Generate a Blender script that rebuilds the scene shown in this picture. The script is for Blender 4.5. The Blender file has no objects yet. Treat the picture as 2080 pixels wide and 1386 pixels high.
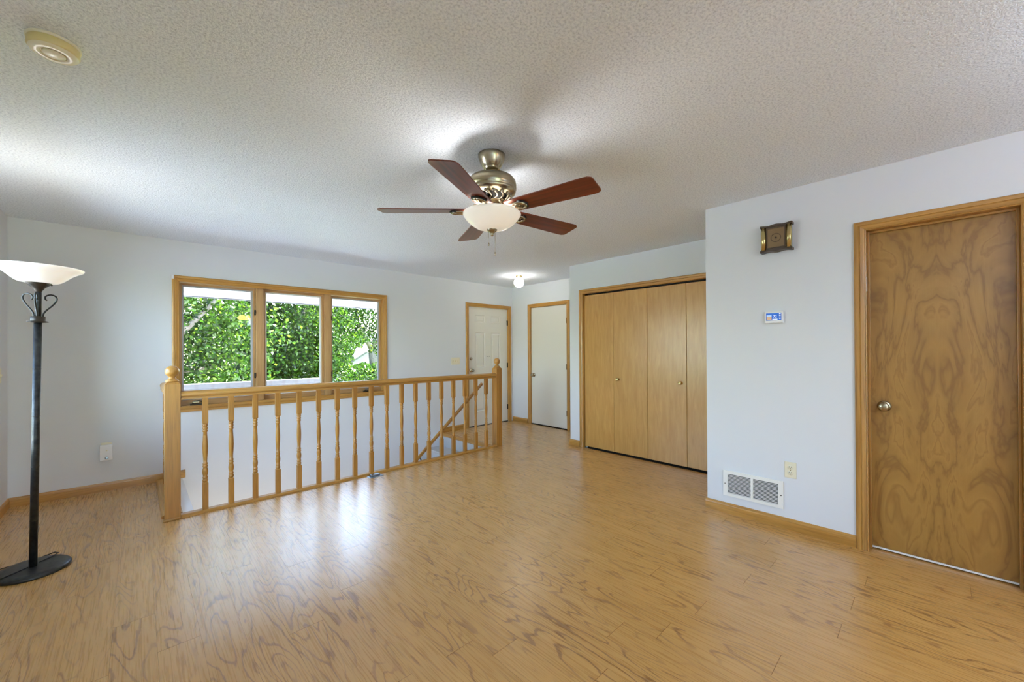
import bpy, bmesh, math, random
import numpy as np
from mathutils import Vector, Matrix

random.seed(7)
rng = np.random.default_rng(7)
SC = bpy.context.scene
COL = SC.collection
PI = math.pi

# ------------------------------------------------------------------ camera
CAM_F, CAM_YAW, CAM_V0, CAM_PITCH, CAM_ROLL, CAM_H = 807.14, 0.8148, 707.78, 0.0041, 0.0055, 1.297
cam_data = bpy.data.cameras.new('camera')
cam = bpy.data.objects.new('camera', cam_data)
COL.objects.link(cam)
SC.camera = cam
cam_data.sensor_fit = 'HORIZONTAL'
cam_data.sensor_width = 36.0
cam_data.lens = CAM_F / 2080 * 36.0
cam_data.shift_y = (CAM_V0 - 693.0) / 2080
cam_data.clip_start = 0.02
cam_data.clip_end = 300
_F = Vector((math.cos(CAM_YAW), math.sin(CAM_YAW), 0)); _R = Vector((math.sin(CAM_YAW), -math.cos(CAM_YAW), 0)); _Z = Vector((0, 0, 1))
_Fw = _F * math.cos(CAM_PITCH) + _Z * math.sin(CAM_PITCH)
_U = -_F * math.sin(CAM_PITCH) + _Z * math.cos(CAM_PITCH)
_R2 = _R * math.cos(CAM_ROLL) - _U * math.sin(CAM_ROLL)
_U2 = _R * math.sin(CAM_ROLL) + _U * math.cos(CAM_ROLL)
m = Matrix.Identity(4)
for i in range(3):
    m[i][0], m[i][1], m[i][2] = _R2[i], _U2[i], -_Fw[i]
m[0][3], m[1][3], m[2][3] = 0, 0, CAM_H
cam.matrix_world = m

def on(u, v, ax, val):
    """photo pixel -> point on the plane (axis ax) = val"""
    d = _Fw + _R2 * ((u - 1040) / CAM_F) + _U2 * ((CAM_V0 - v) / CAM_F)
    o = Vector((0, 0, CAM_H))
    return o + d * ((val - o[ax]) / d[ax])

def proj(p):
    q = np.asarray(p, float) - np.array([0, 0, CAM_H])
    d = q @ np.array(_Fw)
    return 1040 + CAM_F * (q @ np.array(_R2)) / d, CAM_V0 - CAM_F * (q @ np.array(_U2)) / d

# ------------------------------------------------------------------ sky, sun, exposure
world = bpy.data.worlds.new('sky'); SC.world = world
world.use_nodes = True
wn = world.node_tree.nodes; wl = world.node_tree.links
wn.clear()
sky = wn.new('ShaderNodeTexSky'); sky.sky_type = 'NISHITA'; sky.sun_disc = False
sky.sun_elevation = math.radians(55); sky.sun_rotation = math.radians(80); sky.air_density = 1.0; sky.dust_density = 2.0
bg = wn.new('ShaderNodeBackground'); bg.inputs[1].default_value = 2.5
wo = wn.new('ShaderNodeOutputWorld')
wl.new(sky.outputs[0], bg.inputs[0]); wl.new(bg.outputs[0], wo.inputs[0])

sun_data = bpy.data.lights.new('sun', 'SUN'); sun_data.energy = 62.0; sun_data.angle = math.radians(0.6); sun_data.color = (.97, .99, 1)
sun = bpy.data.objects.new('sun', sun_data); COL.objects.link(sun)
to_sun = Vector((0.60, 0.10, 0.79)).normalized()
sun.rotation_euler = to_sun.to_track_quat('Z', 'Y').to_euler()

SC.view_settings.view_transform = 'Standard'
SC.view_settings.look = 'None'
SC.view_settings.gamma = 1.0
SC.view_settings.use_curve_mapping = False
SC.view_settings.exposure = 1.0
SC.cycles.max_bounces = 12
SC.cycles.diffuse_bounces = 8
SC.cycles.glossy_bounces = 5
SC.cycles.transmission_bounces = 6
SC.cycles.transparent_max_bounces = 12
SC.cycles.sample_clamp_indirect = 3.0
SC.cycles.sample_clamp_direct = 12.0
SC.cycles.seed = 5
SC.cycles.use_denoising = True
SC.cycles.caustics_reflective = False
SC.cycles.caustics_refractive = False

# ------------------------------------------------------------------ room dimensions (metres)
W = 5.3107      # window wall (inner face, y)
XL = -0.79      # left wall
X0 = 3.3934     # wall with the brown door
X1 = 4.3012     # closet front
X2 = 5.0181     # wall with the white flush door
YC = 3.4059     # far end of the closet front
YT = 1.2765     # corner where the brown-door wall ends
YB = -3.6       # back wall, behind the camera
C = 2.438       # ceiling
WELL = (0.33, 3.46, 4.14, W)      # stairwell hole

# ------------------------------------------------------------------ helpers: materials
def lin(r, g, b):
    def f(c):
        c /= 255.0
        return c / 12.92 if c <= .04045 else ((c + .055) / 1.055) ** 2.4
    return (f(r), f(g), f(b), 1)

class NT:
    def __init__(s, name):
        s.m = bpy.data.materials.new(name); s.m.use_nodes = True
        s.t = s.m.node_tree; s.t.nodes.clear()
        s.out = s.t.nodes.new('ShaderNodeOutputMaterial')
    def n(s, t, **k):
        x = s.t.nodes.new(t)
        for a, v in k.items(): setattr(x, a, v)
        return x
    def l(s, a, b): s.t.links.new(a, b)
    def bsdf(s, color=None, rough=.5, metal=0, spec=.5, coat=0, coat_rough=.1):
        b = s.n('ShaderNodeBsdfPrincipled')
        if color is not None: b.inputs['Base Color'].default_value = color
        b.inputs['Roughness'].default_value = rough
        b.inputs['Metallic'].default_value = metal
        b.inputs['Specular IOR Level'].default_value = spec
        b.inputs['Coat Weight'].default_value = coat
        b.inputs['Coat Roughness'].default_value = coat_rough
        s.l(b.outputs[0], s.out.inputs[0])
        return b
    def coords(s, scale, kind='Object', rand=False):
        tc = s.n('ShaderNodeTexCoord')
        src = tc.outputs[kind]
        if rand:
            oi = s.n('ShaderNodeObjectInfo')
            mul = s.n('ShaderNodeVectorMath', operation='SCALE'); mul.inputs[0].default_value = (17.3, 41.7, 29.1)
            s.l(oi.outputs['Random'], mul.inputs['Scale'])
            add = s.n('ShaderNodeVectorMath', operation='ADD'); s.l(src, add.inputs[0]); s.l(mul.outputs[0], add.inputs[1])
            src = add.outputs[0]
        mp = s.n('ShaderNodeMapping'); mp.inputs['Scale'].default_value = scale
        s.l(src, mp.inputs[0])
        return mp.outputs[0]
    def noise(s, vec, scale=1.0, detail=2.0, rough=.5, dist=0.0):
        x = s.n('ShaderNodeTexNoise'); x.inputs['Scale'].default_value = scale; x.inputs['Detail'].default_value = detail
        x.inputs['Roughness'].default_value = rough; x.inputs['Distortion'].default_value = dist
        s.l(vec, x.inputs['Vector']); return x.outputs['Fac']
    def math(s, op, a, b=None, c=None):
        x = s.n('ShaderNodeMath', operation=op)
        for i, v in enumerate((a, b, c)):
            if v is None: continue
            if isinstance(v, (int, float)): x.inputs[i].default_value = v
            else: s.l(v, x.inputs[i])
        return x.outputs[0]
    def ramp(s, fac, stops):
        r = s.n('ShaderNodeValToRGB'); e = r.color_ramp.elements
        while len(e) < len(stops): e.new(.5)
        for i, (p, c) in enumerate(stops): e[i].position = p; e[i].color = c
        s.l(fac, r.inputs[0]); return r.outputs[0]
    def mix(s, fac, a, b):
        x = s.n('ShaderNodeMix', data_type='RGBA')
        for i, v in ((0, fac), (6, a), (7, b)):
            if isinstance(v, (int, float)): x.inputs[i].default_value = v
            elif isinstance(v, tuple): x.inputs[i].default_value = v
            else: s.l(v, x.inputs[i])
        return x.outputs[2]
    def bump(s, b, h, strength=.2, dist=.002):
        x = s.n('ShaderNodeBump'); x.inputs['Strength'].default_value = strength; x.inputs['Distance'].default_value = dist
        s.l(h, x.inputs['Height']); s.l(x.outputs[0], b.inputs['Normal'])

def plain(name, rgb, rough=.5, metal=0, spec=.5, coat=0):
    t = NT(name); t.bsdf(lin(*rgb), rough, metal, spec, coat); return t.m

def mat_wall():
    t = NT('wall_paint'); b = t.bsdf(lin(240, 240, 240), .62, spec=.3)
    v = t.coords((1, 1, 1))
    n1 = t.noise(v, 160, 2); n2 = t.noise(v, 1.2, 2)
    t.l(t.mix(n2, lin(217, 220, 225), lin(222, 224, 227)), b.inputs['Base Color'])
    t.bump(b, n1, .12, .0015); return t.m

def mat_ceiling():
    t = NT('popcorn_ceiling'); b = t.bsdf(lin(233, 231, 226), .9, spec=.1)
    v = t.coords((1, 1, 1))
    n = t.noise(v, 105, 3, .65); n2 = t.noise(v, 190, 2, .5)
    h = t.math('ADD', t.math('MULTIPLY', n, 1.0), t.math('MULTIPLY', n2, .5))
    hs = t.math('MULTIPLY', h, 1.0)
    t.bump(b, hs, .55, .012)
    t.l(t.ramp(n, [(.34, lin(209, 216, 225)), (.50, lin(234, 241, 250)), (.62, lin(243, 249, 255))]), b.inputs['Base Color'])  # texture shading put into the colour: pits darker, grains lighter
    return t.m

def mat_oak(name, axis, light=(194, 146, 74), dark=(160, 112, 48), rough=.32, rand=True):
    t = NT(name); b = t.bsdf(None, rough, spec=.45, coat=.12, coat_rough=.15)
    sc = {'x': (1.6, 42, 42), 'y': (42, 1.6, 42), 'z': (42, 42, 1.6)}[axis]
    sf = {'x': (6, 240, 240), 'y': (240, 6, 240), 'z': (240, 240, 6)}[axis]
    n = t.noise(t.coords(sc, rand=rand), 1, 3, .55, .5)
    f = t.noise(t.coords(sf, rand=rand), 1, 2, .5)
    c = t.ramp(n, [(.28, lin(*dark)), (.5, lin(*[(a * 2 + d) / 3 for a, d in zip(light, dark)])), (.72, lin(*light))])
    c2 = t.mix(t.math('MULTIPLY', t.ramp(f, [(.32, (1, 1, 1, 1)), (.5, (0, 0, 0, 1))]), .35), c, lin(*[d * .72 for d in dark]))
    t.l(c2, b.inputs['Base Color'])
    t.bump(b, f, .06, .001); return t.m

def mat_floor():
    t = NT('laminate_plank'); b = t.bsdf(None, .30, spec=.5, coat=.8, coat_rough=.36)
    v1 = t.coords((7.0, 1.15, 1), rand=True)
    n1 = t.noise(v1, 1, 1.5, .45, .25)
    wob = t.noise(t.coords((34, 7, 1), rand=True), 1, 3, .6)
    ph = t.math('ADD', t.math('MULTIPLY', n1, 92), t.math('MULTIPLY', wob, 5.0))
    s = t.math('ADD', t.math('MULTIPLY', t.math('SINE', ph), .5), .5)
    line = t.ramp(s, [(.0, (0, 0, 0, 1)), (.84, (.05, .05, .05, 1)), (.98, (1, 1, 1, 1))])
    modn = t.ramp(t.noise(t.coords((8, 1.3, 1), rand=True), 1, 2), [(.36, (.10, .10, .10, 1)), (.60, (1, 1, 1, 1))])
    streak = t.noise(t.coords((190, 5, 1), rand=True), 1, 3)
    tone = t.noise(t.coords((2.5, .6, 1), rand=True), 1, 1)
    base = t.mix(tone, lin(192, 146, 76), lin(206, 161, 92))
    base = t.mix(t.ramp(streak, [(.35, (.32, .32, .32, 1)), (.6, (0, 0, 0, 1))]), base, lin(160, 114, 52))
    c = t.mix(t.math('MULTIPLY', t.math('MULTIPLY', line, modn), .72), base, lin(118, 72, 26))
    t.l(c, b.inputs['Base Color'])
    t.l(t.math('ADD', t.math('MULTIPLY', streak, .10), .23), b.inputs['Roughness'])
    t.bump(b, line, .04, .0006)
    return t.m

def mat_door_birch():
    t = NT('birch_veneer_door'); b = t.bsdf(None, .36, spec=.5, coat=.2, coat_rough=.2)
    tc = t.n('ShaderNodeTexCoord'); sep = t.n('ShaderNodeSeparateXYZ'); t.l(tc.outputs['Object'], sep.inputs[0])
    my = t.math('ABSOLUTE', t.math('ADD', sep.outputs[1], 0.0))
    cmb = t.n('ShaderNodeCombineXYZ'); t.l(my, cmb.inputs[0]); t.l(t.math('MULTIPLY', sep.outputs[2], .32), cmb.inputs[1])
    mp = t.n('ShaderNodeMapping'); mp.inputs['Scale'].default_value = (5.2, 4.2, 1); mp.inputs['Location'].default_value = (3.1, 8.4, 2); t.l(cmb.outputs[0], mp.inputs[0])
    n = t.noise(mp.outputs[0], 1.25, 4.5, .52, .8)
    s = t.math('PINGPONG', t.math('MULTIPLY', n, 8), 1.0)
    c = t.ramp(s, [(.0, lin(130, 94, 44)), (.25, lin(154, 115, 54)), (.8, lin(166, 126, 61)), (1, lin(146, 106, 50))])
    f = t.noise(t.coords((1, 260, 6)), 1, 2)
    c = t.mix(t.math('MULTIPLY', f, .35), c, lin(138, 98, 46))
    t.l(c, b.inputs['Base Color']); return t.m

def mat_closet():
    t = NT('closet_veneer'); b = t.bsdf(None, .34, spec=.5, coat=.3, coat_rough=.22)
    n = t.noise(t.coords((1, 26, 3.2), rand=True), 1, 4, .6, .8)
    f = t.noise(t.coords((1, 300, 8), rand=True), 1, 2)
    c = t.ramp(n, [(.3, lin(182, 134, 66)), (.5, lin(193, 146, 76)), (.7, lin(204, 158, 87))])
    c = t.mix(t.math('MULTIPLY', f, .3), c, lin(168, 122, 62))
    t.l(c, b.inputs['Base Color']); return t.m

def mat_glass():
    t = NT('window_glass')
    tr = t.n('ShaderNodeBsdfTransparent'); tr.inputs[0].default_value = (.95, .97, .96, 1)
    gl = t.n('ShaderNodeBsdfGlossy'); gl.inputs['Roughness'].default_value = .0
    fr = t.n('ShaderNodeFresnel'); fr.inputs[0].default_value = 1.4
    mx = t.n('ShaderNodeMixShader'); t.l(fr.outputs[0], mx.inputs[0]); t.l(tr.outputs[0], mx.inputs[1]); t.l(gl.outputs[0], mx.inputs[2])
    t.l(mx.outputs[0], t.out.inputs[0]); return t.m

def mat_shade(name, strength, rgb=(255, 246, 232), veins=True):
    t = NT(name); b = t.bsdf(lin(238, 234, 226), .25, spec=.5)
    n = t.noise(t.coords((6, 6, 14)), 1, 3, .5, 1.5)
    c = t.ramp(n, [(.3, lin(236, 228, 214)), (.7, lin(*rgb))])
    t.l(c, b.inputs['Emission Color']); b.inputs['Emission Strength'].default_value = strength
    return t.m

def mat_leaf():
    t = NT('leaf')
    g = t.n('ShaderNodeNewGeometry')
    c = t.ramp(g.outputs['Random Per Island'], [(0, lin(12, 28, 4)), (.4, lin(26, 50, 8)), (.75, lin(43, 68, 12)), (1, lin(66, 86, 20))])
    d = t.n('ShaderNodeBsdfDiffuse'); tl = t.n('ShaderNodeBsdfTranslucent'); gl = t.n('ShaderNodeBsdfGlossy'); gl.inputs['Roughness'].default_value = .35
    t.l(c, d.inputs[0]); t.l(c, tl.inputs[0])
    m1 = t.n('ShaderNodeMixShader'); m1.inputs[0].default_value = .45; t.l(d.outputs[0], m1.inputs[1]); t.l(tl.outputs[0], m1.inputs[2])
    m2 = t.n('ShaderNodeMixShader'); m2.inputs[0].default_value = .015; t.l(m1.outputs[0], m2.inputs[1]); t.l(gl.outputs[0], m2.inputs[2])
    t.l(m2.outputs[0], t.out.inputs[0]); return t.m

def mat_noisy(name, a, b_, scale, rough=.8, bump=0, spec=.3, metal=0):
    t = NT(name); b = t.bsdf(None, rough, metal, spec)
    n = t.noise(t.coords((1, 1, 1)), scale, 3)
    t.l(t.ramp(n, [(.3, lin(*a)), (.7, lin(*b_))]), b.inputs['Base Color'])
    if bump: t.bump(b, n, bump, .004)
    return t.m

M = {
    'wall': mat_wall(), 'ceil': mat_ceiling(),
    'oakx': mat_oak('oak_grain_x', 'x'), 'oaky': mat_oak('oak_grain_y', 'y'), 'oakz': mat_oak('oak_grain_z', 'z'),
    'dkoaky': mat_oak('brown_oak_y', 'y', (186, 140, 72), (146, 102, 48)), 'dkoakz': mat_oak('brown_oak_z', 'z', (186, 140, 72), (146, 102, 48)),
    'sashx': mat_oak('sash_wood_x', 'x', (184, 146, 98), (154, 114, 70)), 'sashz': mat_oak('sash_wood_z', 'z', (188, 150, 100), (160, 120, 74)),
    'balu': mat_oak('baluster_oak', 'z', (188, 136, 62), (152, 102, 40)),
    'plank': mat_floor(), 'birch': mat_door_birch(), 'closet': mat_closet(), 'glass': mat_glass(),
    'white': plain('white_enamel', (236, 234, 228), .4), 'doorwhite': plain('white_door_paint', (226, 223, 213), .42),
    'plastic': plain('white_plastic', (238, 238, 238), .35), 'almond': plain('almond_plastic', (228, 221, 196), .35),
    'ivory': plain('aged_ivory_plastic', (214, 196, 138), .4),
    'vinyl': plain('grey_vinyl', (176, 178, 186), .45), 'whitevinyl': plain('white_vinyl', (236, 238, 242), .4),
    'dark': plain('dark_void', (22, 20, 18), .9), 'bronze': plain('dark_bronze', (58, 50, 40), .4, .6),
    'nickel': plain('satin_nickel', (178, 168, 148), .24, 1), 'antique': plain('antique_brass', (170, 158, 132), .26, 1),
    'brass': plain('polished_brass', (204, 184, 128), .24, 1), 'steel': plain('grey_steel', (150, 158, 166), .3, .9),
    'iron': mat_noisy('brushed_black_iron', (30, 32, 34), (62, 62, 60), 40, .38, 0, .5, .5),
    'blade': mat_oak('rosewood_blade', 'x', (120, 48, 26), (74, 28, 16), .28), 'rubber': plain('black_rubber', (20, 20, 20), .6),
    'bowl': mat_shade('frosted_bowl_glass', .18, (255, 244, 226)), 'torch': mat_shade('alabaster_shade', .26, (255, 250, 242)),
    'globe': mat_shade('lit_globe_glass', 17, (255, 252, 248)),
    'carpet': mat_noisy('grey_carpet', (176, 178, 180), (204, 205, 205), 260, .95, .5, .1),
    'leaf': mat_leaf(), 'bark': mat_noisy('bark', (92, 84, 76), (138, 128, 118), 18, .9, .6),
    'grass': mat_noisy('lawn_grass', (74, 102, 48), (112, 138, 70), 8, .95, .4, .1),
    'concrete': mat_noisy('pale_concrete', (234, 234, 233), (242, 242, 241), 5, .9, .1, .2),
    'sidebounce': mat_noisy('grey_concrete', (176, 176, 177), (190, 190, 191), 5, .9, .1, .2),
    'housesiding': plain('house_siding', (104, 104, 108), .6), 'houseroof': mat_noisy('house_shingle', (52, 51, 50), (70, 68, 67), 6, .9), 'subfloor': plain('subfloor', (58, 48, 38), .9),
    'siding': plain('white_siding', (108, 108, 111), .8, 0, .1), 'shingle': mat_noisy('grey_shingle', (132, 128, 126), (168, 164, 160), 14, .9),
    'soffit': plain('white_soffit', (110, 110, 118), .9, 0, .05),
    'chimebody': plain('dark_walnut_plastic', (62, 48, 36), .45), 'chimepanel': plain('bronze_fabric', (112, 88, 54), .6),
    'screen_blue': None,
}

def emit(name, rgb, s):
    t = NT(name); b = t.bsdf(lin(*rgb), .3); b.inputs['Emission Color'].default_value = lin(*rgb); b.inputs['Emission Strength'].default_value = s; return t.m
M['screen_blue'] = emit('screen_blue', (38, 92, 178), .25)
M['screen_white'] = emit('screen_white', (240, 246, 255), .35)
M['screen_tan'] = emit('screen_tan', (196, 160, 130), .2)
M['screen_sky'] = emit('screen_sky', (170, 200, 230), .2)

# ------------------------------------------------------------------ helpers: geometry
class MB:
    def __init__(s): s.v = []; s.f = []; s.sm = []
    def add(s, verts, faces, smooth=False):
        o = len(s.v); s.v += [tuple(p) for p in verts]
        s.f += [tuple(i + o for i in f) for f in faces]; s.sm += [smooth] * len(faces); return s
    def box(s, x0, x1, y0, y1, z0, z1):
        return s.add([(x0, y0, z0), (x1, y0, z0), (x1, y1, z0), (x0, y1, z0), (x0, y0, z1), (x1, y0, z1), (x1, y1, z1), (x0, y1, z1)],
                     [(0, 3, 2, 1), (4, 5, 6, 7), (0, 1, 5, 4), (1, 2, 6, 5), (2, 3, 7, 6), (3, 0, 4, 7)])
    def lathe(s, prof, seg=32, axis='z', c=(0, 0, 0), smooth=True, cap=True):
        vs = []; fs = []
        for (r, h) in prof:
            for k in range(seg):
                a = 2 * PI * k / seg; p = (r * math.cos(a), r * math.sin(a), h)
                if axis == 'x': p = (p[2], p[0], p[1])
                if axis == 'y': p = (p[1], p[2], p[0])
                vs.append((p[0] + c[0], p[1] + c[1], p[2] + c[2]))
        for i in range(len(prof) - 1):
            for k in range(seg):
                k2 = (k + 1) % seg
                fs.append((i * seg + k, i * seg + k2, (i + 1) * seg + k2, (i + 1) * seg + k))
        s.add(vs, fs, smooth)
        if cap:
            o = len(s.v) - len(vs)
            if prof[0][0] > 1e-6: s.f.append(tuple(o + k for k in reversed(range(seg)))); s.sm.append(False)
            if prof[-1][0] > 1e-6: s.f.append(tuple(o + (len(prof) - 1) * seg + k for k in range(seg))); s.sm.append(False)
        return s
    def tube(s, pts, rad, seg=10, smooth=True, flat=1.0):
        pts = [Vector(p) for p in pts]; n = len(pts)
        if not isinstance(rad, (list, tuple)): rad = [rad] * n
        t0 = (pts[1] - pts[0]).normalized()
        up = Vector((0, 0, 1)) if abs(t0.z) < .9 else Vector((1, 0, 0))
        nrm = (up - t0 * up.dot(t0)).normalized(); vs = []; fs = []
        for i in range(n):
            t = (pts[min(i + 1, n - 1)] - pts[max(i - 1, 0)]).normalized()
            nrm = (nrm - t * nrm.dot(t)).normalized(); bn = t.cross(nrm)
            for k in range(seg):
                a = 2 * PI * k / seg
                vs.append(pts[i] + nrm * (math.cos(a) * rad[i]) + bn * (math.sin(a) * rad[i] * flat))
        for i in range(n - 1):
            for k in range(seg):
                k2 = (k + 1) % seg; fs.append((i * seg + k, i * seg + k2, (i + 1) * seg + k2, (i + 1) * seg + k))
        fs.append(tuple(reversed(range(seg)))); fs.append(tuple((n - 1) * seg + k for k in range(seg)))
        return s.add(vs, fs, smooth)
    def extrude(s, poly, axis, a0, a1, smooth=False):
        """poly: 2-D outline in the two other axes (cyclic order); extruded along axis"""
        def P(p, a):
            return {'x': (a, p[0], p[1]), 'y': (p[0], a, p[1]), 'z': (p[0], p[1], a)}[axis]
        n = len(poly); vs = [P(p, a0) for p in poly] + [P(p, a1) for p in poly]
        fs = [(i, (i + 1) % n, n + (i + 1) % n, n + i) for i in range(n)]
        fs += [tuple(reversed(range(n))), tuple(range(n, 2 * n))]
        return s.add(vs, fs, smooth)
    def grid_walls(s, boxrange, holes, mk):
        pass
    def mesh(s, name):
        me = bpy.data.meshes.new(name); me.from_pydata(s.v, [], s.f); me.update()
        bm = bmesh.new(); bm.from_mesh(me); bmesh.ops.recalc_face_normals(bm, faces=bm.faces); bm.to_mesh(me); bm.free()
        if any(s.sm): me.polygons.foreach_set('use_smooth', s.sm)
        return me
    def build(s, name, mat, parent=None, bevel=0, loc=None):
        o = bpy.data.objects.new(name, s.mesh(name)); COL.objects.link(o)
        o.data.materials.append(M[mat] if isinstance(mat, str) else mat)
        if parent: o.parent = parent
        if loc: o.location = loc
        if bevel:
            b = o.modifiers.new('bevel', 'BEVEL'); b.width = bevel; b.segments = 2; b.limit_method = 'ANGLE'; b.angle_limit = math.radians(40)
        return o

def thing(name, label, cat, loc=(0, 0, 0), rot=(0, 0, 0), group=None, kind=None):
    o = bpy.data.objects.new(name, None); COL.objects.link(o); o.empty_display_size = .1
    o.location = loc; o.rotation_euler = rot
    return tag(o, label, cat, group, kind)

def tag(o, label, cat, group=None, kind=None):
    o['label'] = label; o['category'] = cat
    if group: o['group'] = group
    if kind: o['kind'] = kind
    return o

def link_copy(src, parent=None, loc=None, rot=None):
    c = src.copy(); COL.objects.link(c)
    if parent: c.parent = parent
    if loc is not None: c.location = loc
    if rot is not None: c.rotation_euler = rot
    return c

def cells(u0, u1, v0, v1, holes):
    us = sorted({u0, u1, *[h[0] for h in holes], *[h[1] for h in holes]}); vs = sorted({v0, v1, *[h[2] for h in holes], *[h[3] for h in holes]})
    us = [u for u in us if u0 <= u <= u1]; vs = [v for v in vs if v0 <= v <= v1]
    for i in range(len(us) - 1):
        j = 0
        while j < len(vs) - 1:
            def free(jj):
                cu, cv = (us[i] + us[i + 1]) / 2, (vs[jj] + vs[jj + 1]) / 2
                return not any(h[0] < cu < h[1] and h[2] < cv < h[3] for h in holes)
            if free(j):
                k = j
                while k + 1 < len(vs) - 1 and free(k + 1): k += 1
                yield us[i], us[i + 1], vs[j], vs[k + 1]; j = k + 1
            else: j += 1

def wall_y(name, y0, y1, x0, x1, z0, z1, holes, label, mat='wall'):
    b = MB()
    for a in cells(x0, x1, z0, z1, holes): b.box(a[0], a[1], y0, y1, a[2], a[3])
    return tag(b.build(name, mat), label, 'wall', kind='structure')

def wall_x(name, x0, x1, y0, y1, z0, z1, holes, label, mat='wall'):
    b = MB()
    for a in cells(y0, y1, z0, z1, holes): b.box(x0, x1, a[0], a[1], a[2], a[3])
    return tag(b.build(name, mat), label, 'wall', kind='structure')

# casing: profile (offset outwards from the opening, thickness)
CASING = [(0, 0), (0, .009), (.005, .012), (.008, .009), (.012, .011), (.028, .016), (.033, .012), (.036, .016), (.050, .017), (.056, .014), (.060, .010), (.060, 0)]
def frame_legs(a0, a1, b0, b1, toworld, prof=CASING, closed=False):
    """mitred legs around an opening, as separate MBs: left, top, right (, bottom)"""
    def corner(k, o):
        return [(a0 - o, b0 - (o if closed else 0)), (a0 - o, b1 + o), (a1 + o, b1 + o), (a1 + o, b0 - (o if closed else 0))][k]
    legs = []
    for k in range(4 if closed else 3):
        k2 = (k + 1) % 4; n = len(prof); vs = []
        for o, t in prof:
            p = corner(k, o); vs.append(toworld(p[0], p[1], t))
        for o, t in prof:
            p = corner(k2, o); vs.append(toworld(p[0], p[1], t))
        fs = [(i, i + 1, n + i + 1, n + i) for i in range(n - 1)] + [(n - 1, 0, n, 2 * n - 1), tuple(reversed(range(n))), tuple(range(n, 2 * n))]
        legs.append(MB().add(vs, fs))
    return legs

# ------------------------------------------------------------------ setting: ceiling, walls
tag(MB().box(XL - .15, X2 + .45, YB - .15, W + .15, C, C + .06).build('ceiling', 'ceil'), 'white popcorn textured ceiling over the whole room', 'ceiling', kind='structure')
WIN = (.295, 2.533, .714, 2.040)       # rough opening of the window
DR1 = (4.000, 4.938, -.01, 2.045)      # entry door opening
wall_y('wall_front', W, W + .14, XL - .15, X2 + .15, -2.7, C, [WIN, DR1], 'white painted wall with the three-pane window and the entry door')
wall_x('wall_left', XL - .15, XL, YB - .15, W + .14, -.3, C, [(2.70, 4.85, .60, 2.07)], 'white painted side wall behind the floor lamp')
DR3 = (-.335, .300, -.01, 2.055)
wall_x('wall_right', X0, X0 + .12, YB, YT, -.3, C, [DR3], 'white painted wall with thermostat, chime and brown door')
wall_y('wall_return', YT - .10, YT - .0005, X0 + .12, X1 + .1, -.3, C, [], 'short white wall joining the closet front to the thermostat wall')
CLO = (1.372, 3.187, -.01, 2.032)
wall_x('wall_closet', X1, X1 + .1, YT, YC, -.3, C, [CLO], 'white painted wall around the bifold closet')
wall_y('wall_closet_end', YC - .1, YC - .0005, X1 + .1, X2 + .42, -.3, C, [], 'white end wall of the closet facing the entry door')
DR2 = (4.020, 4.862, -.01, 2.045)
wall_x('wall_entry', X2, X2 + .14, YC, W + .14, -.3, C, [DR2], 'white painted wall with the plain white door')
wall_x('wall_closet_back', X2 + .3, X2 + .4, YB - .15, YC, -.3, C, [], 'plain white wall at the back of the closet')
wall_x('light_stop_panel', X2 + .145, X2 + .16, 3.9, 5.0, -.3, 2.2, [], 'unseen dark panel added behind the white flush door', 'dark')  # added to stop daylight leaking in under the white door
PAT = (-.45, .75, -.01, 2.12)
wall_y('wall_back', YB - .15, YB, XL - .15, X2 + .4, -.3, C, [PAT], 'white wall with wide glass doors at the dining end')
# patio glazing in the back wall (daylight from the dining end)
w2 = thing('window_2', 'wide white framed patio glazing in the back wall', 'window', kind='structure')
for i in range(3):
    x0 = PAT[0] + i * (PAT[1] - PAT[0]) / 3; x1 = PAT[0] + (i + 1) * (PAT[1] - PAT[0]) / 3
    b = MB()
    for a in frame_legs(x0 + .06, x1 - .06, .06, PAT[3] - .06, lambda a, b_, t: (a, YB - .05 - t, b_), [(0, 0), (0, .04), (.06, .04), (.06, 0)], True): b.add(a.v, a.f)
    f = b.build('frame', 'whitevinyl', w2)
    MB().box(x0 + .06, x1 - .06, YB - .074, YB - .070, .06, PAT[3] - .06).build('pane', 'glass', f)
w3 = thing('fill_window_side', 'white framed picture window added in the side wall for daylight', 'window', kind='structure')  # added out of view so daylight reaches the closet and front wall
for i in range(2):
    y0 = 2.70 + i * 1.075; y1 = y0 + 1.075; b = MB()
    for a in frame_legs(y0 + .05, y1 - .05, .65, 2.02, lambda a, b_, t: (XL - .06 - t, a, b_), [(0, 0), (0, .04), (.05, .04), (.05, 0)], True): b.add(a.v, a.f)
    f = b.build('frame', 'whitevinyl', w3)
    MB().box(XL - .084, XL - .080, y0 + .05, y1 - .05, .65, 2.02).build('pane', 'glass', f)
# roof and eaves
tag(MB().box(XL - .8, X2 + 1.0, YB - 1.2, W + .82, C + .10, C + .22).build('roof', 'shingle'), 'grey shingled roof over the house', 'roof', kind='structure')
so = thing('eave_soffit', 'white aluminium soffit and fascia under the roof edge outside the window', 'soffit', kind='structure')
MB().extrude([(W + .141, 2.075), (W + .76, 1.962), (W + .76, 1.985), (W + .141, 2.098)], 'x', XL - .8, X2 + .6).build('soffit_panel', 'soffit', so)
MB().box(XL - .8, X2 + .6, W + .762, W + .787, 1.952, C + .09).build('fascia', 'soffit', so)

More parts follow.
